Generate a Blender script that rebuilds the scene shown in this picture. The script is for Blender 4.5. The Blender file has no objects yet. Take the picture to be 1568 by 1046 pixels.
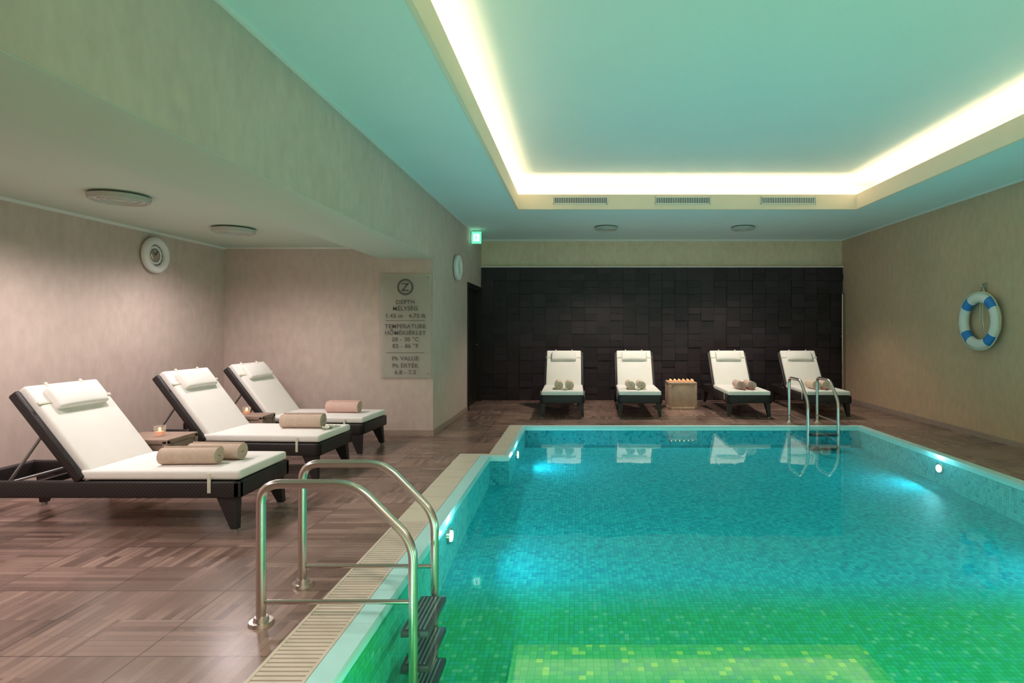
import bpy, bmesh, math, random
from mathutils import Vector, Matrix
random.seed(7)
scene = bpy.context.scene
scene.view_settings.view_transform = 'Standard'
scene.view_settings.look = 'None'
scene.view_settings.exposure = 0.0

# ------------------------------------------------------------ materials
def newmat(name):
    m = bpy.data.materials.new(name); m.use_nodes = True
    nt = m.node_tree
    return m, nt, nt.nodes["Principled BSDF"], nt.nodes["Material Output"]

def simple(name, col, rough=0.5, metal=0.0, var=0.08, vscale=6.0, bump=0.0, bscale=60.0, emit=None, es=0.0, spec=None):
    m, nt, p, o = newmat(name)
    N, L = nt.nodes, nt.links
    tc = N.new("ShaderNodeTexCoord")
    nz = N.new("ShaderNodeTexNoise"); nz.inputs["Scale"].default_value = vscale; nz.inputs["Detail"].default_value = 4
    L.new(tc.outputs["Object"], nz.inputs["Vector"])
    mx = N.new("ShaderNodeMix"); mx.data_type = 'RGBA'
    mx.inputs[6].default_value = tuple(max(0, c*(1-var)) for c in col)+(1,)
    mx.inputs[7].default_value = tuple(min(1, c*(1+var)) for c in col)+(1,)
    L.new(nz.outputs["Fac"], mx.inputs[0]); L.new(mx.outputs[2], p.inputs["Base Color"])
    p.inputs["Roughness"].default_value = rough; p.inputs["Metallic"].default_value = metal
    if spec is not None: p.inputs["Specular IOR Level"].default_value = spec
    if bump > 0:
        n2 = N.new("ShaderNodeTexNoise"); n2.inputs["Scale"].default_value = bscale; n2.inputs["Detail"].default_value = 3
        L.new(tc.outputs["Object"], n2.inputs["Vector"])
        b = N.new("ShaderNodeBump"); b.inputs["Strength"].default_value = bump; b.inputs["Distance"].default_value = 0.01
        L.new(n2.outputs["Fac"], b.inputs["Height"]); L.new(b.outputs["Normal"], p.inputs["Normal"])
    if emit:
        p.inputs["Emission Color"].default_value = tuple(emit)+(1,)
        p.inputs["Emission Strength"].default_value = es
    return m

def math_node(nt, op, a=None, b=None, va=None, vb=None):
    n = nt.nodes.new("ShaderNodeMath"); n.operation = op
    if a is not None: nt.links.new(a, n.inputs[0])
    if b is not None: nt.links.new(b, n.inputs[1])
    if va is not None: n.inputs[0].default_value = va
    if vb is not None: n.inputs[1].default_value = vb
    return n.outputs[0]

def mosaic(name, ramps, tile=0.03, axes=(0,1), grout=(0.05,0.45,0.50), rough=0.6, ygreen=None, offs=(0.0,0.0,0.0)):
    m, nt, p, o = newmat(name); N, L = nt.nodes, nt.links
    tc = N.new("ShaderNodeTexCoord")
    mp = N.new("ShaderNodeVectorMath"); mp.operation='SCALE'; mp.inputs["Scale"].default_value = 1/tile
    L.new(tc.outputs["Object"], mp.inputs[0])
    ad = N.new("ShaderNodeVectorMath"); ad.operation='ADD'; ad.inputs[1].default_value = offs
    L.new(mp.outputs[0], ad.inputs[0])
    msk = N.new("ShaderNodeVectorMath"); msk.operation='MULTIPLY'
    msk.inputs[1].default_value = tuple(1.0 if i in axes else 0.0 for i in range(3))
    L.new(ad.outputs[0], msk.inputs[0])
    fl = N.new("ShaderNodeVectorMath"); fl.operation='FLOOR'; L.new(msk.outputs[0], fl.inputs[0])
    fr = N.new("ShaderNodeVectorMath"); fr.operation='FRACTION'; L.new(msk.outputs[0], fr.inputs[0])
    wn = N.new("ShaderNodeTexWhiteNoise"); wn.noise_dimensions='3D'; L.new(fl.outputs[0], wn.inputs["Vector"])
    def ramp(rs):
        r = N.new("ShaderNodeValToRGB"); r.color_ramp.interpolation='CONSTANT'
        e = r.color_ramp.elements
        e[0].position=rs[0][0]; e[0].color=rs[0][1]+(1,)
        e[1].position=rs[1][0]; e[1].color=rs[1][1]+(1,)
        for ps,c in rs[2:]:
            x=e.new(ps); x.color=c+(1,)
        L.new(wn.outputs["Value"], r.inputs[0]); return r.outputs[0]
    col = ramp(ramps)
    sx = N.new("ShaderNodeSeparateXYZ"); L.new(tc.outputs["Object"], sx.inputs[0])
    for (y0,y1,rs2) in (ygreen or []):
        mr = N.new("ShaderNodeMapRange"); mr.inputs[1].default_value=y0; mr.inputs[2].default_value=y1
        L.new(sx.outputs[1], mr.inputs[0])
        mm = N.new("ShaderNodeMix"); mm.data_type='RGBA'
        L.new(mr.outputs[0], mm.inputs[0]); L.new(ramp(rs2), mm.inputs[6]); L.new(col, mm.inputs[7])
        col = mm.outputs[2]
    sp = N.new("ShaderNodeSeparateXYZ"); L.new(fr.outputs[0], sp.inputs[0])
    gs=None
    for a in axes:
        g = math_node(nt,'LESS_THAN', a=sp.outputs[a], vb=0.14)
        gs = g if gs is None else math_node(nt,'MAXIMUM', a=gs, b=g)
    gs = math_node(nt,'MULTIPLY', a=gs, vb=.45)
    mg = N.new("ShaderNodeMix"); mg.data_type='RGBA'; mg.blend_type='MULTIPLY'
    L.new(gs, mg.inputs[0]); L.new(col, mg.inputs[6]); mg.inputs[7].default_value = grout+(1,)
    L.new(mg.outputs[2], p.inputs["Base Color"]); p.inputs["Roughness"].default_value = rough
    p.inputs["Specular IOR Level"].default_value=.12
    return m

M = {}
def wallpaint(name, c):
    m, nt, p, o = newmat(name); N, L = nt.nodes, nt.links
    tc = N.new("ShaderNodeTexCoord")
    a = N.new("ShaderNodeTexNoise"); a.inputs["Scale"].default_value=1.6; a.inputs["Detail"].default_value=8; a.inputs["Roughness"].default_value=.7
    mpn = N.new("ShaderNodeMapping"); mpn.inputs["Scale"].default_value=(14,14,7)
    b = N.new("ShaderNodeTexNoise"); b.inputs["Scale"].default_value=1.0; b.inputs["Detail"].default_value=7
    L.new(tc.outputs["Object"], a.inputs["Vector"]); L.new(tc.outputs["Object"], mpn.inputs["Vector"]); L.new(mpn.outputs[0], b.inputs["Vector"])
    s = math_node(nt,'ADD', a=a.outputs["Fac"], b=b.outputs["Fac"]); s = math_node(nt,'MULTIPLY', a=s, vb=0.5)
    r = N.new("ShaderNodeValToRGB"); r.color_ramp.elements[0].position=.3; r.color_ramp.elements[1].position=.7
    r.color_ramp.elements[0].color=tuple(x*.86 for x in c)+(1,); r.color_ramp.elements[1].color=tuple(min(1,x*1.12) for x in c)+(1,)
    L.new(s, r.inputs[0]); L.new(r.outputs[0], p.inputs["Base Color"]); p.inputs["Roughness"].default_value=.75
    bp = N.new("ShaderNodeBump"); bp.inputs["Strength"].default_value=.12; bp.inputs["Distance"].default_value=.005
    L.new(b.outputs["Fac"], bp.inputs["Height"]); L.new(bp.outputs[0], p.inputs["Normal"])
    return m
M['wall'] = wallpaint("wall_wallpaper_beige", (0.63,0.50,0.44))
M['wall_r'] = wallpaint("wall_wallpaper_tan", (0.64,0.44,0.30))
M['wall_b'] = wallpaint("wall_wallpaper_lit", (0.80,0.64,0.46))  # back wall wallpaper, lamp light put into its lighter colour
M['ceil'] = simple("ceiling_paint_pool_lit", (0.72,0.85,0.84), .8, var=.02, vscale=2)  # white ceiling with the teal of the pool light mixed into its colour
M['ceil_up'] = simple("ceiling_paint_upper_pool_lit", (0.76,0.84,0.83), .8, var=.02, vscale=2)  # same ceiling white, weaker pool-light tint in the colour
M['ceil_low'] = simple("ceiling_paint_low_pool_lit", (0.60,0.68,0.58), .8, var=.02, vscale=2)  # green light from the near pool put into this ceiling colour
M['trim'] = simple("trim_white", (0.85,0.82,0.78), .5, var=.03)
M['riser'] = simple("cove_riser_cream", (0.95,0.77,0.60), .6, var=.03)
M['base'] = simple("baseboard_tile", (0.42,0.32,0.27), .4, var=.15)
M['led'] = simple("led_strip", (1,.9,.7), emit=(1,.66,.40), es=17)
for k,f in enumerate((.75,1.0,1.25)):
    M['dark%d'%k] = simple("dark_stone_block_%d"%k, (0.031*f,0.020*f,0.027*f), .5, var=.3, vscale=3, bump=.25, bscale=25, spec=.4)
M['doorm'] = simple("door_dark_wood", (0.018,0.013,0.011), .4, var=.3, bump=.1)
M['cush'] = simple("cushion_fabric_white", (0.90,0.85,0.80), .85, var=.04, bump=.15, bscale=180)
M['strap'] = simple("strap_cream", (0.72,0.68,0.56), .8, var=.05)
M['steel'] = simple("brushed_steel", (0.66,0.60,0.56), .25, metal=1.0, var=.05)
M['towel'] = simple("towel_beige", (0.68,0.52,0.41), .95, var=.15, vscale=30, bump=.8, bscale=220)
M['towel2'] = simple("towel_rose", (0.82,0.55,0.47), .95, var=.12, vscale=30, bump=.8, bscale=220)
M['towel3'] = simple("towel_beige_lit", (0.92,0.70,0.54), .95, var=.12, vscale=30, bump=.8, bscale=220)  # back lounger towels, colour lightened to offset the shade on their fronts
M['table'] = simple("table_wood", (0.38,0.26,0.20), .6, var=.25, vscale=9, bump=.2)
M['table2'] = simple("table_travertine", (0.60,0.42,0.32), .6, var=.3, vscale=12, bump=.2)
M['white'] = simple("plastic_white", (0.85,0.82,0.80), .35, var=.02)
M['grey'] = simple("metal_grey", (0.38,0.38,0.38), .35, metal=.6, var=.05)
M['dgrey'] = simple("rubber_dark", (0.05,0.05,0.055), .5, var=.2)
M['lampb'] = simple("lamp_body", (0.50,0.50,0.45), .5, var=.05)
M['blue'] = simple("band_blue", (0.03,0.24,0.70), .4, var=.05)
M['rope'] = simple("rope_cream", (0.7,0.66,0.5), .9, var=.2, vscale=80, bump=.5)
M['wax'] = simple("wax", (0.7,0.35,0.22), .5, emit=(1,.28,.09), es=.4)
M['flame'] = simple("flame", (1,.7,.3), emit=(1,.38,.10), es=6)
M['text'] = simple("sign_print_grey", (0.12,0.11,0.10), .5)
M['exitg'] = simple("exit_green", (0.05,.5,.25), emit=(.15,1,.5), es=1.2)
M['exitw'] = simple("exit_white", (.9,.95,.9), emit=(.75,1,.85), es=3.0)
M['slat'] = simple("grille_slat_cream", (0.74,0.63,0.53), .5, var=.06)
M['coping'] = simple("coping_tile_cream", (0.78,0.68,0.56), .35, var=.08, vscale=5)
M['lip'] = simple("pool_lip_tile", (0.55,0.92,0.92), .3, var=.05)
M['gutter'] = simple("gutter_dark", (0.10,0.10,0.09), .6)
M['poollamp'] = simple("pool_lamp_lens", (1,1,1), emit=(.8,1,.98), es=7)
M['leaf'] = simple("leaf_green", (.08,.22,.05), .6)
M['petw'] = simple("petal_white", (.85,.82,.7), .6)
M['petr'] = simple("petal_red", (.6,.05,.07), .6)

def wicker():
    m, nt, p, o = newmat("wicker_dark"); N, L = nt.nodes, nt.links
    tc = N.new("ShaderNodeTexCoord"); br = N.new("ShaderNodeTexChecker"); br.inputs["Scale"].default_value=75
    L.new(tc.outputs["Object"], br.inputs["Vector"])
    br.inputs["Color1"].default_value=(0.030,0.023,0.022,1); br.inputs["Color2"].default_value=(0.015,0.011,0.011,1)
    L.new(br.outputs["Color"], p.inputs["Base Color"]); p.inputs["Roughness"].default_value=.5
    bp = N.new("ShaderNodeBump"); bp.inputs["Strength"].default_value=.35; bp.inputs["Distance"].default_value=.004
    L.new(br.outputs["Fac"], bp.inputs["Height"]); L.new(bp.outputs[0], p.inputs["Normal"])
    return m
M['wicker'] = wicker()

def glassm(name, col, rough, alpha):
    m, nt, p, o = newmat(name)
    p.inputs["Base Color"].default_value=col+(1,); p.inputs["Roughness"].default_value=rough; p.inputs["Alpha"].default_value=alpha
    return m
M['glass'] = glassm("clear_glass", (.85,.9,.88), .05, .25)
M['signglass'] = glassm("frosted_sign_glass", (.60,.57,.50), .25, .45)

def floor_mat():
    m, nt, p, o = newmat("floor_striped_tiles"); N, L = nt.nodes, nt.links
    tc = N.new("ShaderNodeTexCoord")
    def brick(rotz, w, h, c1, c2, mortar, mc=(.15,.095,.08,1), off=.5):
        mp = N.new("ShaderNodeMapping"); mp.inputs["Rotation"].default_value=(0,0,rotz)
        L.new(tc.outputs["Object"], mp.inputs["Vector"])
        b = N.new("ShaderNodeTexBrick"); b.inputs["Scale"].default_value=1.0; b.offset=off
        b.inputs["Brick Width"].default_value=w; b.inputs["Row Height"].default_value=h
        b.inputs["Mortar Size"].default_value=mortar; b.inputs["Mortar Smooth"].default_value=.1; b.inputs["Bias"].default_value=0
        b.inputs["Color1"].default_value=c1+(1,); b.inputs["Color2"].default_value=c2+(1,); b.inputs["Mortar"].default_value=mc
        L.new(mp.outputs[0], b.inputs["Vector"]); return b
    c1=(.165,.098,.082); c2=(.46,.31,.26)
    a = brick(0, .6, .04, c1, c2, .0015)
    b = brick(math.pi/2, .3, .04, c1, c2, .0015)
    sel = brick(0, .6, .3, (0,0,0),(1,1,1), 0, (0,0,0,1), .5)
    gt = math_node(nt,'GREATER_THAN', a=sel.outputs["Color"], vb=.7)
    mx = N.new("ShaderNodeMix"); mx.data_type='RGBA'
    L.new(gt, mx.inputs[0]); L.new(a.outputs["Color"], mx.inputs[6]); L.new(b.outputs["Color"], mx.inputs[7])
    nz = N.new("ShaderNodeTexNoise"); nz.inputs["Scale"].default_value=1.5; nz.inputs["Detail"].default_value=9; L.new(tc.outputs["Object"], nz.inputs["Vector"])
    nzp = N.new("ShaderNodeTexNoise"); nzp.inputs["Scale"].default_value=1.9; nzp.inputs["Detail"].default_value=4; L.new(tc.outputs["Object"], nzp.inputs["Vector"])
    mrp = N.new("ShaderNodeMapRange"); mrp.inputs[1].default_value=.38; mrp.inputs[2].default_value=.60; mrp.inputs[3].default_value=.18; mrp.inputs[4].default_value=.95
    L.new(nzp.outputs["Fac"], mrp.inputs[0])
    fade = N.new("ShaderNodeMix"); fade.data_type='RGBA'; L.new(mrp.outputs[0], fade.inputs[0]); fade.inputs[6].default_value=(.29,.185,.152,1); L.new(mx.outputs[2], fade.inputs[7])
    r = N.new("ShaderNodeValToRGB"); r.color_ramp.elements[0].position=.3; r.color_ramp.elements[1].position=.72
    r.color_ramp.elements[0].color=(.70,.68,.68,1); r.color_ramp.elements[1].color=(1.25,1.2,1.17,1)
    L.new(nz.outputs["Fac"], r.inputs[0])
    mu = N.new("ShaderNodeMix"); mu.data_type='RGBA'; mu.blend_type='MULTIPLY'; mu.inputs[0].default_value=1
    L.new(fade.outputs[2], mu.inputs[6]); L.new(r.outputs[0], mu.inputs[7])
    g = brick(0, .6, .6, (1,1,1),(.90,.89,.89), .004, (.5,.46,.44,1), 0.0)
    mu2 = N.new("ShaderNodeMix"); mu2.data_type='RGBA'; mu2.blend_type='MULTIPLY'; mu2.inputs[0].default_value=1
    L.new(mu.outputs[2], mu2.inputs[6]); L.new(g.outputs["Color"], mu2.inputs[7])
    L.new(mu2.outputs[2], p.inputs["Base Color"])
    rr = N.new("ShaderNodeMapRange"); rr.inputs[3].default_value=.16; rr.inputs[4].default_value=.38
    L.new(nz.outputs["Fac"], rr.inputs[0]); L.new(rr.outputs[0], p.inputs["Roughness"])
    return m
M['floor'] = floor_mat()

cy = [(0.0,(.03,.54,.68)),(.35,(.04,.62,.74)),(.7,(.06,.70,.78)),(.90,(.03,.45,.62))]
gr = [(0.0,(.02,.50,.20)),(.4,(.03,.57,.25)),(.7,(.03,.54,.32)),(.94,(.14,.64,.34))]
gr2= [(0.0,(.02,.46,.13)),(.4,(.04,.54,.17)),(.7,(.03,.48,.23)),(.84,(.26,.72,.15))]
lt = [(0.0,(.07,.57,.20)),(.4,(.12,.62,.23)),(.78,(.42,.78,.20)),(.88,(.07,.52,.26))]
M['pfloor'] = mosaic("pool_mosaic_floor", cy, tile=.030, axes=(0,1), ygreen=[(3.7,4.1,gr),(2.5,3.2,gr2)])  # green speckled tiles nearby; green pool light also blended into their colour
M['pwallx'] = mosaic("pool_mosaic_side", [(0,(.12,.74,.80)),(.4,(.16,.82,.86)),(.8,(.10,.66,.74)),(.95,(.05,.54,.64))], tile=.030, axes=(1,2), ygreen=[(2.6,3.9,gr)])  # side tiles take the same green light into their colour near the camera
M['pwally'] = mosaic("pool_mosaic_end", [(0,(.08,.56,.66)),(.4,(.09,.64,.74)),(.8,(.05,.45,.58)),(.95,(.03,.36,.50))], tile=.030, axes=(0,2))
M['pblock'] = mosaic("pool_mosaic_light", lt, tile=.036, axes=(0,1), grout=(.15,.6,.3))

def water():
    m, nt, p, o = newmat("pool_water"); N, L = nt.nodes, nt.links
    N.remove(p)
    geo = N.new("ShaderNodeNewGeometry"); tc = N.new("ShaderNodeTexCoord")
    nz = N.new("ShaderNodeTexNoise"); nz.inputs["Scale"].default_value=2.2; nz.inputs["Detail"].default_value=2
    L.new(tc.outputs["Object"], nz.inputs["Vector"])
    bp = N.new("ShaderNodeBump"); bp.inputs["Strength"].default_value=.07; bp.inputs["Distance"].default_value=.02
    L.new(nz.outputs["Fac"], bp.inputs["Height"])
    dt = N.new("ShaderNodeVectorMath"); dt.operation='DOT_PRODUCT'
    L.new(geo.outputs["Incoming"], dt.inputs[0]); L.new(bp.outputs["Normal"], dt.inputs[1])
    c = math_node(nt,'ABSOLUTE', a=dt.outputs["Value"])
    c = math_node(nt,'SUBTRACT', b=c, va=1.0)
    c = math_node(nt,'POWER', a=c, vb=5.0)
    c = math_node(nt,'MULTIPLY_ADD', a=c, vb=.9); c.node.inputs[2].default_value=.02
    tr = N.new("ShaderNodeBsdfTransparent"); tr.inputs["Color"].default_value=(.74,.99,.99,1)
    gl = N.new("ShaderNodeBsdfGlossy"); gl.inputs["Roughness"].default_value=.02; gl.inputs["Color"].default_value=(.9,1,1,1)
    L.new(bp.outputs["Normal"], gl.inputs["Normal"])
    mx = N.new("ShaderNodeMixShader"); L.new(c, mx.inputs[0]); L.new(tr.outputs[0], mx.inputs[1]); L.new(gl.outputs[0], mx.inputs[2])
    L.new(mx.outputs[0], o.inputs["Surface"])
    return m
M['water'] = water()

# ------------------------------------------------------------ mesh builder
class MB:
    def __init__(s): s.v=[]; s.f=[]; s.mi=[]; s.sm=[]; s.mats=[]
    def _m(s, mat):
        if mat not in s.mats: s.mats.append(mat)
        return s.mats.index(mat)
    def add(s, verts, faces, mat, smooth=False, T=None):
        o=len(s.v)
        for v in verts:
            v=Vector(v); s.v.append(T@v if T else v)
        for i,f in enumerate(faces):
            s.f.append([o+k for k in f]); s.sm.append(smooth)
            s.mi.append(s._m(mat[i] if isinstance(mat,list) else mat))
    def bm(s, bm, mat, smooth=False, T=None):
        bm.verts.ensure_lookup_table(); bm.verts.index_update()
        s.add([v.co.copy() for v in bm.verts],[[v.index for v in f.verts] for f in bm.faces],mat,smooth,T); bm.free()
    def box(s,x0,x1,y0,y1,z0,z1,mat):
        s.add([(x0,y0,z0),(x1,y0,z0),(x1,y1,z0),(x0,y1,z0),(x0,y0,z1),(x1,y0,z1),(x1,y1,z1),(x0,y1,z1)],
              [(0,3,2,1),(4,5,6,7),(0,1,5,4),(1,2,6,5),(2,3,7,6),(3,0,4,7)],mat)
    def rbox(s,c,size,bev,mat,seg=3,rot=None,puff=0.0):
        b=bmesh.new(); bmesh.ops.create_cube(b,size=1)
        for v in b.verts: v.co=Vector((v.co.x*size[0],v.co.y*size[1],v.co.z*size[2]))
        if puff>0:
            bmesh.ops.bevel(b,geom=b.edges[:],offset=bev,segments=seg,profile=.6,affect='EDGES')
            bmesh.ops.subdivide_edges(b,edges=[e for e in b.edges if e.calc_length()>min(size)*1.2],cuts=6,use_grid_fill=True)
            for v in b.verts:
                u=1-(2*v.co.x/size[0])**2; w=1-(2*v.co.y/size[1])**2
                v.co.z += (1 if v.co.z>0 else -.0)*puff*max(0,u)**.5*max(0,w)**.5
        else:
            bmesh.ops.bevel(b,geom=b.edges[:],offset=bev,segments=seg,profile=.6,affect='EDGES')
        T=Matrix.Translation(c)@(rot.to_4x4() if rot else Matrix.Identity(4))
        s.bm(b,mat,True,T)
    def cyl(s,p0,p1,r0,r1,mat,n=20,cap=True,smooth=True):
        p0=Vector(p0);p1=Vector(p1);d=(p1-p0).normalized()
        a=d.orthogonal().normalized();b=d.cross(a)
        vs=[];fs=[]
        for p,r in((p0,r0),(p1,r1)):
            for i in range(n):
                t=2*math.pi*i/n; vs.append(p+a*math.cos(t)*r+b*math.sin(t)*r)
        for i in range(n): fs.append((i,(i+1)%n,n+(i+1)%n,n+i))
        s.add(vs,fs,mat,smooth)
        if cap:
            s.add(vs[:n],[list(range(n))[::-1]],mat); s.add(vs[n:],[list(range(n))],mat)
    def tube(s,path,r,mat,n=12,closed=False):
        P=[Vector(p) for p in path]; m=len(P); vs=[];fs=[]
        tang=[]
        for i in range(m):
            if closed: t=P[(i+1)%m]-P[i-1]
            else: t=P[min(i+1,m-1)]-P[max(i-1,0)]
            tang.append(t.normalized())
        a=tang[0].orthogonal().normalized()
        for i in range(m):
            a=(a-tang[i]*a.dot(tang[i])).normalized(); b=tang[i].cross(a)
            for k in range(n):
                t=2*math.pi*k/n; vs.append(P[i]+a*math.cos(t)*r+b*math.sin(t)*r)
        for i in range(m if closed else m-1):
            j=(i+1)%m
            for k in range(n): fs.append((i*n+k,i*n+(k+1)%n,j*n+(k+1)%n,j*n+k))
        s.add(vs,fs,mat,True)
        if not closed:
            s.add(vs[:n],[list(range(n))[::-1]],mat); s.add(vs[-n:],[list(range(n))],mat)
    def torus(s,c,R,r,rot,matf,N=64,n=16,sq=1.0):
        vs=[];fs=[];ms=[]
        for i in range(N):
            t=2*math.pi*i/N
            for k in range(n):
                u=2*math.pi*k/n; vs.append(((R+r*math.cos(u))*math.cos(t),(R+r*math.cos(u))*math.sin(t),r*sq*math.sin(u)))
        for i in range(N):
            for k in range(n):
                fs.append((i*n+k,((i+1)%N)*n+k,((i+1)%N)*n+(k+1)%n,i*n+(k+1)%n)); ms.append(matf(i/N) if callable(matf) else matf)
        s.add(vs,fs,ms,True,Matrix.Translation(c)@rot.to_4x4())
    def ball(s,c,r,mat,scale=(1,1,1),rot=None):
        b=bmesh.new(); bmesh.ops.create_uvsphere(b,u_segments=14,v_segments=8,radius=r)
        T=Matrix.Translation(c)@(rot.to_4x4() if rot else Matrix.Identity(4))@Matrix.Diagonal(scale+(1,))
        s.bm(b,mat,True,T)
    def taper(s,top,bot,st,sb,mat):
        vs=[]
        for p,z in((bot,sb),(top,st)):
            for dx,dy in((-1,-1),(1,-1),(1,1),(-1,1)): vs.append((p[0]+dx*z[0]/2,p[1]+dy*z[1]/2,p[2]))
        s.add(vs,[(0,3,2,1),(4,5,6,7),(0,1,5,4),(1,2,6,5),(2,3,7,6),(3,0,4,7)],mat)
    def obj(s,name,loc=(0,0,0),rz=0.0,parent=None):
        me=bpy.data.meshes.new(name); me.from_pydata([tuple(v) for v in s.v],[],s.f)
        for m in s.mats: me.materials.append(m)
        for p,mi,sm in zip(me.polygons,s.mi,s.sm): p.material_index=mi; p.use_smooth=sm
        me.validate(); me.update()
        o=bpy.data.objects.new(name,me); scene.collection.objects.link(o)
        o.location=loc; o.rotation_euler=(0,0,rz)
        if parent: o.parent=parent
        return o
def Rx(a): return Matrix.Rotation(a,3,'X')
def Ry(a): return Matrix.Rotation(a,3,'Y')
def Rz(a): return Matrix.Rotation(a,3,'Z')
def fillet(pts,r,n=7):
    P=[Vector(p) for p in pts]; out=[P[0]]
    for i in range(1,len(P)-1):
        a=(P[i-1]-P[i]);b=(P[i+1]-P[i]); rr=min(r,a.length*.45,b.length*.45)
        s0=P[i]+a.normalized()*rr; s1=P[i]+b.normalized()*rr
        for k in range(n+1):
            t=k/n; out.append(s0*(1-t)**2+P[i]*2*t*(1-t)+s1*t*t)
    out.append(P[-1]); return out
def wallbox(name,x0,x1,y0,y1,z0,z1,mat):
    b=MB(); b.box(x0,x1,y0,y1,z0,z1,mat); return b.obj(name)

# ------------------------------------------------------------ room dims
XL=-4.43; XB=-1.82; XR=4.93; YB=11.0; YA=7.345; YF=-1.5; ZC=3.0; ZA=2.35; ZS=2.22; XS=-2.5
OX0,OX1,OY0,OY1=-.843,3.86,1.2,8.16
ZP=3.45; ZR=3.20
wallbox("wall_back",XB-.15,XR+.15,YB,YB+.15,-.1,3.6,M['wall_b'])
wallbox("wall_right",XR,XR+.15,YF,YB,-.1,3.6,M['wall_r'])
wallbox("wall_left",XL-.15,XL,YF,YA+.15,-.1,3.6,M['wall'])
wallbox("wall_alcove",XL,XB-.15,YA,YA+.15,-.1,3.0,M['wall'])
DY0,DY1,DZ=9.60,10.92,2.10
b=MB(); W_=M['wall']
b.box(XB-.15,XB,YA,DY0,-.1,3.0,W_); b.box(XB-.15,XB,DY1,YB,-.1,3.0,W_); b.box(XB-.15,XB,DY0,DY1,DZ,3.0,W_)
b.obj("wall_pier")
wallbox("wall_front",XL-.15,XR+.15,YF-.15,YF,-.1,3.6,M['wall'])
b=MB(); b.box(XS,XB,YF,YA,ZS,3.0,M['wall'])
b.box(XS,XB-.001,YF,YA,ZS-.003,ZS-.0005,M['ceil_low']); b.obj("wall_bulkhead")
b=MB()
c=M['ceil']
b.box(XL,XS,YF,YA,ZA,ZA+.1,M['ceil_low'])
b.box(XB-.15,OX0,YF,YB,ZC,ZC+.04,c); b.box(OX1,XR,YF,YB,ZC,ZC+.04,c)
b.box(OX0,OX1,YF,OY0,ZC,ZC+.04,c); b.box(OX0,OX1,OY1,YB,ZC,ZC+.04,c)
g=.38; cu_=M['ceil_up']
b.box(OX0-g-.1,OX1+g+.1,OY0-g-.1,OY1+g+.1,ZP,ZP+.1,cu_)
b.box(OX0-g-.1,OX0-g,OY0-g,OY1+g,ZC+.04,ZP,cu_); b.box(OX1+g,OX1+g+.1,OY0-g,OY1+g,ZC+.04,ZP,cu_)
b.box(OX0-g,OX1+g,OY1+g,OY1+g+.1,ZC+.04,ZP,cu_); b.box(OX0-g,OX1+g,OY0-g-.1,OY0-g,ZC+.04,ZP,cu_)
t=.03; r=M['riser']; q=.006
b.box(OX0-t,OX0+q,OY0-t,OY1+t,ZC-.006,ZR,r); b.box(OX1-q,OX1+t,OY0-t,OY1+t,ZC-.006,ZR,r)
b.box(OX0+q,OX1-q,OY1-q,OY1+t,ZC-.006,ZR,r); b.box(OX0+q,OX1-q,OY0-t,OY0+q,ZC-.006,ZR,r)
b.obj("ceiling")
b=MB(); e=.12; w=.05
for (x0,x1,y0,y1) in ((OX0-e-w,OX0-e,OY0-e,OY1+e),(OX1+e,OX1+e+w,OY0-e,OY1+e),(OX0-e,OX1+e,OY1+e,OY1+e+w),(OX0-e,OX1+e,OY0-e-w,OY0-e)):
    b.box(x0,x1,y0,y1,ZC+.055,ZC+.08,M['led'])
b.obj("cove_light_strip")
def trimbox(n,*a): return wallbox(n,*a)
trimbox("trim_1",XL,XL+.025,YF,YA,ZA-.025,ZA,M['trim'])
trimbox("trim_2",XR-.025,XR,YF,YB,ZC-.025,ZC,M['trim'])
trimbox("trim_3",XB,XB+.02,YF,YB,ZC-.02,ZC,M['trim'])
trimbox("trim_4",XB+.02,XR-.025,YB-.04,YB,ZC-.03,ZC,M['trim'])
trimbox("trim_5",XL+.025,XS,YA-.015,YA,ZA-.015,ZA,M['trim'])
bh=.07
wallbox("baseboard_left",XL,XL+.012,YF,YA,0,bh,M['base'])
wallbox("baseboard_alcove",XL+.012,XB,YA-.012,YA,0,bh,M['base'])
wallbox("baseboard_pier",XB,XB+.012,YA-.012,9.58,0,bh,M['base'])
wallbox("baseboard_right",XR-.012,XR,YF,YB,0,bh,M['base'])

# dark block panel
b=MB(); zt=2.477; cols=28; rows=10; cw=(XR-XB)/cols; rh=zt/rows
b.box(XB,XR,YB-.03,YB,0,zt,M['doorm'])
for j in range(rows):
    for i in range(cols):
        if (i+j)%2==0: parts=[(0,1,0,.5),(0,1,.5,1)]
        else: parts=[(0,1,0,1)]
        for (u0,u1,v0,v1) in parts:
            d=.034+random.choice([0,.006,.014,.024])
            b.box(XB+(i+u0)*cw+.0025,XB+(i+u1)*cw-.0025,YB-d,YB-.01,(j+v0)*rh+.0025,(j+v1)*rh-.0025,M['dark%d'%random.choice([0,1,1,2])])
b.obj("wall_block_cladding")
trimbox("trim_6",XB,XR,YB-.068,YB,zt,zt+.02,M['trim'])

# door (in its opening)
b=MB(); D=M['doorm']; xo=XB-.10
b.box(xo,XB+.02,DY0+.003,DY0+.08,0,DZ-.003,D); b.box(xo,XB+.02,DY1-.08,DY1-.003,0,DZ-.003,D); b.box(xo,XB+.02,DY0+.08,DY1-.08,DZ-.09,DZ-.003,D)
b.box(xo,xo+.04,DY0+.08,DY1-.08,0.004,DZ-.09,D)
b.rbox((xo+.045,10.26,1.5),(.02,.8,.8),.006,D); b.rbox((xo+.045,10.26,.55),(.02,.8,.75),.006,D)
b.tube(fillet([(xo+.04,10.72,1.05),(xo+.09,10.72,1.05),(xo+.09,10.60,1.05)],.02),.009,M['steel'])
b.obj("door_1")

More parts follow.
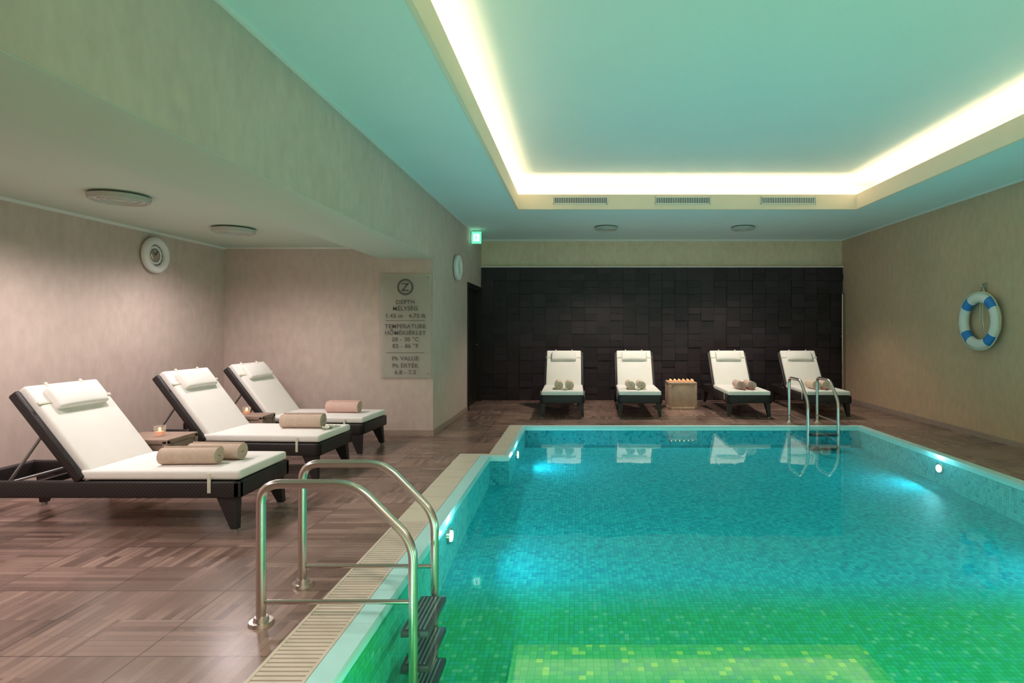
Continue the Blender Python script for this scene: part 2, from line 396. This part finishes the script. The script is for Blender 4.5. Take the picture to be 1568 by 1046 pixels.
# ------------------------------------------------------------ floor + pool
PX0,PXJ,PX1=-.93,-.73,3.80; PY0,PYJ,PY1=1.0,6.15,8.0
b=MB(); F=M['floor']
b.box(XL,-1.26,YF,6.25,-1.0,0,F); b.box(XL,-.95,6.25,8.1,-1.0,0,F); b.box(XL,XR,8.1,YB,-1.0,0,F)
b.box(3.9,XR,.9,8.1,-1.0,0,F); b.box(-1.26,XR,YF,.9,-1.0,0,F)
b.obj("floor")
prof=[(PY1,-.25),(5.0,-.34),(4.4,-.38),(PY0,-.78)]
b=MB()
def zf(y):
    for (ya,za),(yb,zb) in zip(prof,prof[1:]):
        if yb<=y<=ya: return za+(zb-za)*(y-ya)/(yb-ya)
    return prof[-1][1]
for (ya,za),(yb,zb) in zip(prof,prof[1:]):
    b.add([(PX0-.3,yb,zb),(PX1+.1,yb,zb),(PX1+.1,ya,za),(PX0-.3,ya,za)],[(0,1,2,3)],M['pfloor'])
zt0=-.05
def wallq(x0,y0,x1,y1,mat):
    b.add([(x0,y0,zf(y0)-.01),(x1,y1,zf(y1)-.01),(x1,y1,zt0),(x0,y0,zt0)],[(0,1,2,3)],mat)
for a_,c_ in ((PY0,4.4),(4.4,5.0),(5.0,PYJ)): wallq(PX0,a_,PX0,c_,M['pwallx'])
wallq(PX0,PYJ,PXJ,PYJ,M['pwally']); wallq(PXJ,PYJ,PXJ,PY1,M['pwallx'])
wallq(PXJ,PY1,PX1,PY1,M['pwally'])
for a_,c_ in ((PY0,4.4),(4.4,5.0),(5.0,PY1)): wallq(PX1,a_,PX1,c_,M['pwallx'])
wallq(PX0,PY0,PX1,PY0,M['pwally'])
L_=M['lip']; lz1=.006; lb=-.05
b.box(-1.03,PX0,PY0,PYJ,lb,lz1,L_)
b.box(-.78,PXJ,PYJ,PY1+.1,lb,lz1,L_)
b.box(-1.03,-.78,PYJ,PYJ+.04,lb,lz1,L_)
b.box(PXJ,PX1,PY1,PY1+.1,lb,lz1,L_)
b.box(PX1,PX1+.1,PY0-.1,PY1+.1,lb,lz1,L_)
b.box(-1.03,PX1,PY0-.1,PY0,lb,lz1,L_)
b.box(-.95,-.782,6.25,8.1,-.06,.008,M['coping'])
b.box(-1.26,-.782,6.192,6.248,-.06,.008,M['coping'])
b.box(-1.26,-1.032,6.153,6.192,-.06,.008,M['coping'])
y=6.15
while y>4.3:
    b.box(-1.26,-1.032,y-.297,y-.003,-.06,.008,M['coping']); y-=.3
yg=y
b.box(-1.26,-1.03,.9,yg,-.08,-.05,M['gutter'])
b.box(-1.26,-1.245,.9,yg,-.05,.008,M['slat']); b.box(-1.046,-1.032,.9,yg,-.05,.008,M['slat'])
y=.91
while y<yg-.02:
    b.box(-1.245,-1.046,y,y+.021,-.02,.006,M['slat']); y+=.030
b.box(-1.15,-1.14,.9,yg,-.03,-.02,M['slat'])
b.box(-.34,1.50,1.01,3.12,-.76,-.34,M['pblock'])  # paler green mosaic block on the pool floor
pool=b.obj("swimming_pool")
b=MB(); zw=-.022
b.add([(PX0,PY0,zw),(PX1,PY0,zw),(PX1,PYJ,zw),(PX0,PYJ,zw)],[(0,1,2,3)],M['water'])
b.add([(PXJ,PYJ,zw),(PX1,PYJ,zw),(PX1,PY1,zw),(PXJ,PY1,zw)],[(0,1,2,3)],M['water'])
b.obj("pool_water")

def arealamp(name,loc,rot,size,power,col,spread=math.pi):
    l=bpy.data.lights.new(name,'AREA'); l.shape='DISK'; l.size=size; l.energy=power; l.color=col; l.spread=spread
    o=bpy.data.objects.new(name,l); scene.collection.objects.link(o); o.location=loc; o.rotation_euler=rot; return o
def poollamp(x,y,z,d,col,power,tilt=.85):
    b=MB(); dv=Vector(d)
    b.cyl((0,0,0),dv*.02,.06,.055,M['steel'],28); b.cyl(dv*.02,dv*.03,.04,.036,M['poollamp'],24)
    o=b.obj("underwater_pool_light",(x,y,z))
    q=(dv+Vector((0,0,tilt))).to_track_quat('-Z','Y').to_euler()
    arealamp("underwater_lamp",Vector((x,y,z))+dv*.06,q,.06,power,col)
CY=(.36,.90,1); GN=(.55,1,.66)
poollamp(PX0,4.19,-.14,(1,0,0),CY,12,1.0); poollamp(PXJ,6.84,-.13,(1,0,0),CY,12)
poollamp(PX1,6.17,-.13,(-1,0,0),CY,13); poollamp(PX1,3.9,-.14,(-1,0,0),CY,14)
poollamp(PX0,1.9,-.16,(1,0,0),GN,13); poollamp(PX1,1.9,-.16,(-1,0,0),(.6,1,.40),19,.5)  # unseen green lamps, added to tint the bulkhead and ceiling
poollamp(2.4,PY0,-.16,(0,1,0),GN,12,.3); poollamp(.3,PY0,-.16,(0,1,0),GN,8,.3)  # unseen end-wall lamps, added to throw green onto the ceiling

# ------------------------------------------------------------ ladders
def ladder(name,loc,rz):
    b=MB(); S=M['steel']; r=.021
    for y in(-.2,.2):
        b.tube(fillet([(0,y,0),(0,y,.635),(.43,y,.635),(.69,y,.37),(.69,y,-.62)],.09),r,S,16)
        b.cyl((0,y,0),(0,y,.016),.055,.05,S,28); b.cyl((0,y,.016),(0,y,.035),.034,.028,S,24)
        b.tube([(0.0,y,.10),(.69,y,.10)],.011,S,10)
        b.tube([(.69,y,-.45),(.50,y,-.45)],.014,S,10); b.cyl((.50,y,-.45),(.485,y,-.45),.03,.03,S,16)
    for z in(-.06,-.22,-.38,-.54):
        b.rbox((.69,0,z),(.13,.36,.03),.006,M['dgrey'],2)
        for k in range(5): b.box(.645+k*.02,.653+k*.02,-.16,.16,z+.015,z+.019,M['grey'])
    return b.obj(name,loc,rz)
ladder("pool_ladder",(-1.44,2.865,0),0)
ladder("pool_ladder",(3.22,8.43,0),-math.pi/2)

# ------------------------------------------------------------ loungers
def lounger(loc,rz):
    b=MB(); W=M['wicker']; C=M['cush']; w=.66
    zt=.335; zb=.225
    for s in(-1,1): b.rbox((.02,s*(w/2-.025),(zt+zb)/2),(1.96,.05,zt-zb),.012,W,2)
    b.rbox((.975,0,(zt+zb)/2),(.05,w,zt-zb),.012,W,2); b.rbox((-.935,0,(zt+zb)/2),(.05,w,zt-zb),.012,W,2)
    b.box(-.06,.96,-w/2+.04,w/2-.04,.29,.325,W)
    for x in(.3,.65,-.5): b.box(x-.02,x+.02,-w/2+.04,w/2-.04,.25,.29,W)
    for s in(-1,1):
        b.taper((.90,s*(w/2-.05),.235),(.955,s*(w/2-.03),0.02),(.13,.07),(.045,.04),W)
        b.cyl((.955,s*(w/2-.03),0.02),(.955,s*(w/2-.03),0),.018,.018,M['grey'],12)
        b.taper((-.80,s*(w/2-.05),.235),(-.85,s*(w/2-.03),0.02),(.13,.07),(.045,.04),W)
        b.cyl((-.85,s*(w/2-.03),0.02),(-.85,s*(w/2-.03),0),.018,.018,M['grey'],12)
    b.rbox((.46,0,.372),(1.06,w-.03,.062),.022,C,4,puff=.008)
    a=math.radians(52); hx,hz=-.05,.345; ln=.72
    R=Ry(a)
    def bp(u,v,t):
        d=Vector((-math.cos(a),0,math.sin(a))); n=Vector((math.sin(a),0,math.cos(a)))
        return Vector((hx,v,hz))+d*u+n*t
    b.rbox(bp(ln/2,0,-.02),(ln,w,.035),.012,W,2,rot=R)
    for s in(-1,1): b.rbox(bp(ln/2,s*(w/2-.014),-.0),(ln,.035,.06),.012,W,2,rot=R)
    b.rbox(bp(ln/2+.01,0,.036),(ln+.0,w-.07,.062),.022,C,4,rot=R,puff=.008)
    for s in(-1,1): b.rbox((.80,s*(w/2+.002),.325),(.022,.008,.13),.003,M['strap'],2)
    b.rbox(bp(ln*.80,0,.07),(.022,w-.06,.012),.004,M['strap'],2,rot=R)
    b.rbox(bp(ln*.82,0,.088),(.17,.42,.045),.02,C,4,rot=R,puff=.018)
    for s in(-1,1): b.rbox(bp(ln*.94,s*.14,.07),(.12,.02,.012),.004,M['strap'],2,rot=R)
    for s in(-1,1):
        q=bp(ln*.62,s*.22,-.04); b.tube([q,(-.62,s*.22,.30)],.010,M['grey'],10)
        b.tube([(-.62,s*.22,.30),(-.62,s*.29,.30)],.010,M['grey'],10)
    b.tube([(-.62,-.29,.30),(-.62,.29,.30)],.010,M['grey'],10)
    return b.obj("sun_lounger",loc,rz)
lounger((-3.22,4.18,0),0)
lounger((-3.24,5.50,0),math.radians(-3))
lounger((-3.24,6.54,0),math.radians(-3))
for x,rr in((-.25,.5),(.94,-1.5),(2.56,-.8),(3.77,-2.5)):
    lounger((x,9.74,0),-math.pi/2+math.radians(rr))

# ------------------------------------------------------------ towels
def towel(name,loc,rz,length=.36,R=.07,mat='towel'):
    b=MB(); turns=4.2; n=110; th=.0115; r0=.012
    pts=[]
    for i in range(n+1):
        t=i/n; ang=turns*2*math.pi*t; pts.append((r0+(R-r0)*t,ang))
    prof=[(r*math.cos(a),r*math.sin(a)) for r,a in pts]+[((r-th)*math.cos(a),(r-th)*math.sin(a)) for r,a in pts]
    k=n+1; vs=[]; fs=[]
    for x in(-length/2,length/2):
        for (p,q) in prof: vs.append((x,p,q*.95))
    m=len(prof)
    for i in range(n):
        fs.append((i,i+1,m+i+1,m+i)); fs.append((k+i+1,k+i,m+k+i,m+k+i+1))
        fs.append((i,k+i,k+i+1,i+1)); fs.append((m+i,m+i+1,m+k+i+1,m+k+i))
    fs.append((n,k+n,m+k+n,m+n)); fs.append((0,m,m+k,k))
    zmin=min(v[2] for v in vs); vs=[(v[0],v[1],v[2]-zmin) for v in vs]
    b.add(vs,fs,M[mat],False)
    return b.obj(name,loc,rz)
ZT=.411
towel("rolled_towel",(-2.66,4.03,ZT),.04,.38,.068); towel("rolled_towel",(-2.58,4.19,ZT),-.06,.38,.066)
towel("rolled_towel",(-2.58,5.50,ZT),.0,.38,.078)
towel("rolled_towel",(-2.60,6.50,ZT),-.05,.36,.075,'towel2')
for x,mt in((-.22,'towel3'),(.88,'towel3'),(2.56,'towel2'),(3.70,'towel3')):
    for d in(-.082,.082):
        towel("rolled_towel",(x+d,9.08,ZT),math.pi/2+random.uniform(-.05,.05),.30,.074,mt)
def flower(loc,pm):
    b=MB()
    for k in range(6):
        a=k*math.pi/3; b.ball((.022*math.cos(a),.022*math.sin(a),.016),.018,M[pm],(1,.6,.35),Rz(a)@Ry(-.5))
    b.ball((0,0,.02),.008,M['strap'])
    for k in range(3):
        a=k*2.1+.4; b.ball((.045*math.cos(a),.045*math.sin(a),.008),.026,M['leaf'],(1,.35,.15),Rz(a))
    return b.obj("flower_blossom",loc)
flower((-2.33,5.42,ZT),'petw'); flower((-2.31,5.52,ZT),'petw')
flower((2.50,8.88,ZT),'petr'); flower((2.61,8.88,ZT),'petr'); flower((-.2,8.88,ZT),'petw'); flower((.9,8.88,ZT),'petw'); flower((3.72,8.87,ZT),'petr')

# ------------------------------------------------------------ side tables, candles
def table(loc,sx,sy,h,mat):
    b=MB(); b.rbox((0,0,h/2-.01),(sx-.02,sy-.02,h-.06),.006,M[mat],2)
    b.rbox((0,0,h-.02),(sx,sy,.04),.006,M[mat],2); b.rbox((0,0,.02),(sx,sy,.04),.006,M[mat],2)
    for s in(-1,1):
        for u in(-1,1): b.rbox((s*(sx/2-.02),u*(sy/2-.02),h/2),(.04,.04,h-.02),.005,M[mat],2)
    return b.obj("side_table",loc)
table((-3.48,4.83,0),.46,.38,.46,'table'); table((-3.36,6.02,0),.38,.25,.46,'table')
table((1.72,9.90,0),.46,.46,.45,'table2')
def tealight(loc,r=.038,h=.07):
    b=MB(); b.cyl((0,0,0),(0,0,h),r*.85,r,M['glass'],20,cap=False); b.cyl((0,0,0),(0,0,.006),r*.85,r*.85,M['glass'],20)
    b.cyl((0,0,.006),(0,0,h*.45),r*.7,r*.7,M['wax'],18); b.ball((0,0,h*.45+.014),.010,M['flame'],(1,1,2))
    return b.obj("candle_glass",loc)
tealight((-3.42,4.80,.461),.045,.085); tealight((-3.40,6.02,.461),.04,.075)
b=MB()
for i in range(6):
    for j in range(2):
        x=-.18+i*.072; y=-.12+j*.12
        b.cyl((x,y,0),(x,y,.022),.02,.02,M['wax'],14); b.ball((x,y,.032),.006,M['flame'],(1,1,1.8))
b.obj("tealight_candles",(1.72,9.90,.451))

# ------------------------------------------------------------ clocks
def clock(loc,face):
    b=MB(); R=Ry(math.pi/2)
    b.torus((.04,0,0),.148,.038,R,M['white'],64,16,1.0)
    b.cyl((0,0,0),(.03,0,0),.14,.14,M['white'],48)
    b.cyl((.03,0,0),(.034,0,0),.118,.118,M['grey'],48)
    b.torus((.036,0,0),.085,.012,R,M['white'],48,8,.4)
    b.cyl((.034,0,0),(.040,0,0),.055,.05,M['steel'],32)
    for k in range(12):
        a=k*math.pi/6; c0=Vector((.037,math.sin(a)*.107,math.cos(a)*.107)); c1=Vector((.037,math.sin(a)*.088,math.cos(a)*.088)); b.cyl(c0,c1,.003,.003,M['text'],6)
    b.cyl((.043,0,0),(.043,.03,.05),.004,.003,M['text'],8); b.cyl((.046,0,0),(.046,-.06,.055),.003,.002,M['text'],8)
    return b.obj("wall_clock",loc)
clock((XL,6.10,2.10),1); clock((XB,8.67,2.235),1)

# ------------------------------------------------------------ ceiling lamps
def spot(name,loc,power,col,size=160,rad=.12,blend=1):
    l=bpy.data.lights.new(name,'SPOT'); l.energy=power; l.color=col; l.spot_size=math.radians(size); l.spot_blend=blend; l.shadow_soft_size=rad
    o=bpy.data.objects.new(name,l); scene.collection.objects.link(o); o.location=loc; return o
WARM=(1,.86,.75)
def dlamp(x,y,z,power,r=.20,col=WARM,size=160,rad=.12,blend=1):
    b=MB()
    b.cyl((0,0,0),(0,0,-.018),r*.72,r*.72,M['lampb'],40); b.cyl((0,0,-.018),(0,0,-.045),r,r*.97,M['lampb'],48)
    b.torus((0,0,-.045),r*.9,.012,Rx(0),M['lampb'],48,8); b.torus((0,0,-.046),r*.62,.010,Rx(0),M['lampb'],48,8)
    b.torus((0,0,-.046),r*.34,.008,Rx(0),M['lampb'],40,8)
    b.obj("ceiling_lamp",(x,y,z))
    spot("ceiling_fill_spot",(x,y,z-.19),power,col,size,rad,blend)  # added fill spot; the lamp discs themselves look unlit
for y,p in((4.43,74),(5.9,72),(2.9,74),(1.3,62)): dlamp(-3.46,y,ZA,p,col=(1,.87,.87),size=168,blend=.8)  # the two nearest the camera are out of view, added for fill
dlamp(.45,9.58,ZC,150,.19,size=122,blend=.8); dlamp(2.68,9.58,ZC,150,.19,size=122,blend=.8)
dlamp(.45,.1,ZC,260,.19); dlamp(2.68,.1,ZC,260,.19)  # out-of-view pair above the camera, added to fill the hall with light

# ------------------------------------------------------------ vents
for k,(x0,x1) in enumerate(((-.354,.399),(1.06,1.83),(2.52,3.29))):
    b=MB(); y=OY1-.006; z0,z1=3.065,3.165
    b.box(x0,x1,y-.004,y,z0,z1,M['gutter'])
    b.box(x0,x1,y-.014,y-.004,z1-.012,z1,M['trim']); b.box(x0,x1,y-.014,y-.004,z0,z0+.012,M['trim'])
    b.box(x0,x0+.012,y-.014,y-.004,z0,z1,M['trim']); b.box(x1-.012,x1,y-.014,y-.004,z0,z1,M['trim'])
    x=x0+.02
    while x<x1-.02:
        b.box(x,x+.010,y-.012,y-.004,z0+.012,z1-.012,M['trim']); x+=.024
    b.obj("air_vent_grille")

# ------------------------------------------------------------ life ring
b=MB(); R=Ry(math.pi/2)
def lrmat(f):
    for c0 in(.125,.375,.625,.875):
        if abs(f-c0+.0)<.032: return M['blue']
    return M['white']
b.torus((-.075,0,0),.285,.062,R,lrmat,96,18,.85)
pts=[]
for i in range(96):
    t=2*math.pi*i/96; rr=.345+.022*abs(math.sin(2*(t))); pts.append((-.085,rr*math.cos(t),rr*math.sin(t)))
b.tube(pts,.008,M['rope'],8,closed=True)
b.tube([(-.06,-.08,.33),(-.03,0,.42),(-.06,.08,.33)],.007,M['rope'],8)
b.cyl((-.004,0,.42),(-.05,0,.42),.012,.012,M['steel'],12); b.ball((-.05,0,.42),.018,M['steel'])
b.tube([(-.02,.0,.41),(-.05,.02,.2),(-.05,.03,.0),(-.04,-.03,-.12),(-.05,-.02,.05),(-.03,0,.3)],.006,M['rope'],8)
b.rbox((-.008,0,.42),(.012,.06,.09),.004,M['grey'],2)
b.obj("life_ring",(XR,7.12,1.43))

b=MB(); b.tube([(0,0,0.0),(0,0,2.0)],.016,M['steel'],12); b.cyl((0,0,1.97),(0,0,2.02),.02,.02,M['dgrey'],12)
b.cyl((0,0,0),(0,0,.12),.018,.016,M['dgrey'],12); b.tube([(0,0,1.2),(0,.07,1.2)],.012,M['grey'],8)
b.obj("pool_skimmer_pole",(4.87,10.85,0))

b=MB(); b.rbox((.10,0,0),(.16,.03,.20),.006,M['exitg'],2)
b.box(.05,.15,-.018,-.015,-.06,.06,M['exitw']); b.rbox((.01,0,.0),(.02,.05,.08),.004,M['white'],2)
b.ball((.10,-.02,.045),.012,M['exitg']); b.cyl((.10,-.02,.03),(.095,-.02,-.01),.012,.01,M['exitg'],8)
b.cyl((.095,-.02,-.01),(.12,-.02,-.05),.007,.006,M['exitg'],8); b.cyl((.095,-.02,-.01),(.07,-.02,-.05),.007,.006,M['exitg'],8)
b.obj("exit_sign",(XB,9.9,2.87))

# ------------------------------------------------------------ info sign
root=bpy.data.objects.new("pool_information_sign",None); scene.collection.objects.link(root); root.location=(-2.155,YA-.03,1.375)
b=MB(); b.rbox((0,0,0),(.63,.012,1.29),.003,M['signglass'],2)
for s in(-1,1):
    for u in(-1,1): b.cyl((s*.28,-.012,u*.60),(s*.28,.03,u*.60),.010,.010,M['steel'],14)
b.obj("panel",parent=root)
def zpx(y): return 1.34+(503-y)/122.5-1.375
def text(s,zc,size):
    cu=bpy.data.curves.new("t",'FONT'); cu.body=s; cu.size=size; cu.align_x='CENTER'; cu.align_y='CENTER'; cu.extrude=.0008; cu.space_character=1.1; cu.offset=.001
    to=bpy.data.objects.new("t",cu); scene.collection.objects.link(to)
    dg=bpy.context.evaluated_depsgraph_get(); me=bpy.data.meshes.new_from_object(to.evaluated_get(dg))
    bpy.data.objects.remove(to)
    me.materials.clear(); me.materials.append(M['text'])
    o=bpy.data.objects.new("lettering",me); scene.collection.objects.link(o); o.parent=root
    o.rotation_euler=(math.pi/2,0,0); o.location=(0,-.009,zc)
for s,y in(("DEPTH",463),("MÉLYSÉG",473),("1.45 m   4.75 ft",484),("TEMPERATURE",500),("HŐMÉRSÉKLET",510),("28 - 30 °C",520),("82 - 86 °F",530),("Ph VALUE",549),("Ph ÉRTÉK",560),("6.8 - 7.5",570)):
    text(s,zpx(y),.072)
b=MB(); b.torus((0,0,0),.09,.012,Rx(math.pi/2),M['text'],40,8,.1); b.box(-.045,.045,-.002,0,.033,.05,M['text']); b.box(-.045,.045,-.002,0,-.05,-.033,M['text'])
b.add([(-.045,-.002,-.04),(-.02,-.002,-.04),(.045,-.002,.04),(.02,-.002,.04)],[(0,1,2,3)],M['text'])
b.obj("emblem",(0,-.009,zpx(440)),parent=root)
b=MB()
for y in(491,540): b.box(-.24,.24,-.001,0,zpx(y)-.003,zpx(y)+.003,M['text'])
b.obj("divider",(0,-.008,0),parent=root)

# ------------------------------------------------------------ world + camera
w=bpy.data.worlds.new("World"); scene.world=w; w.use_nodes=True
w.node_tree.nodes["Background"].inputs[0].default_value=(.5,.6,.6,1); w.node_tree.nodes["Background"].inputs[1].default_value=.3
cam=bpy.data.cameras.new("camera"); co=bpy.data.objects.new("camera",cam); scene.collection.objects.link(co)
cam.sensor_width=36; cam.sensor_fit='HORIZONTAL'; cam.lens=900/1568*36; cam.shift_x=-(886-784)/1568; cam.shift_y=-(523-503)/1568
co.location=(0,0,1.34); co.rotation_euler=(math.pi/2,0,0); cam.clip_start=.05
scene.camera=co
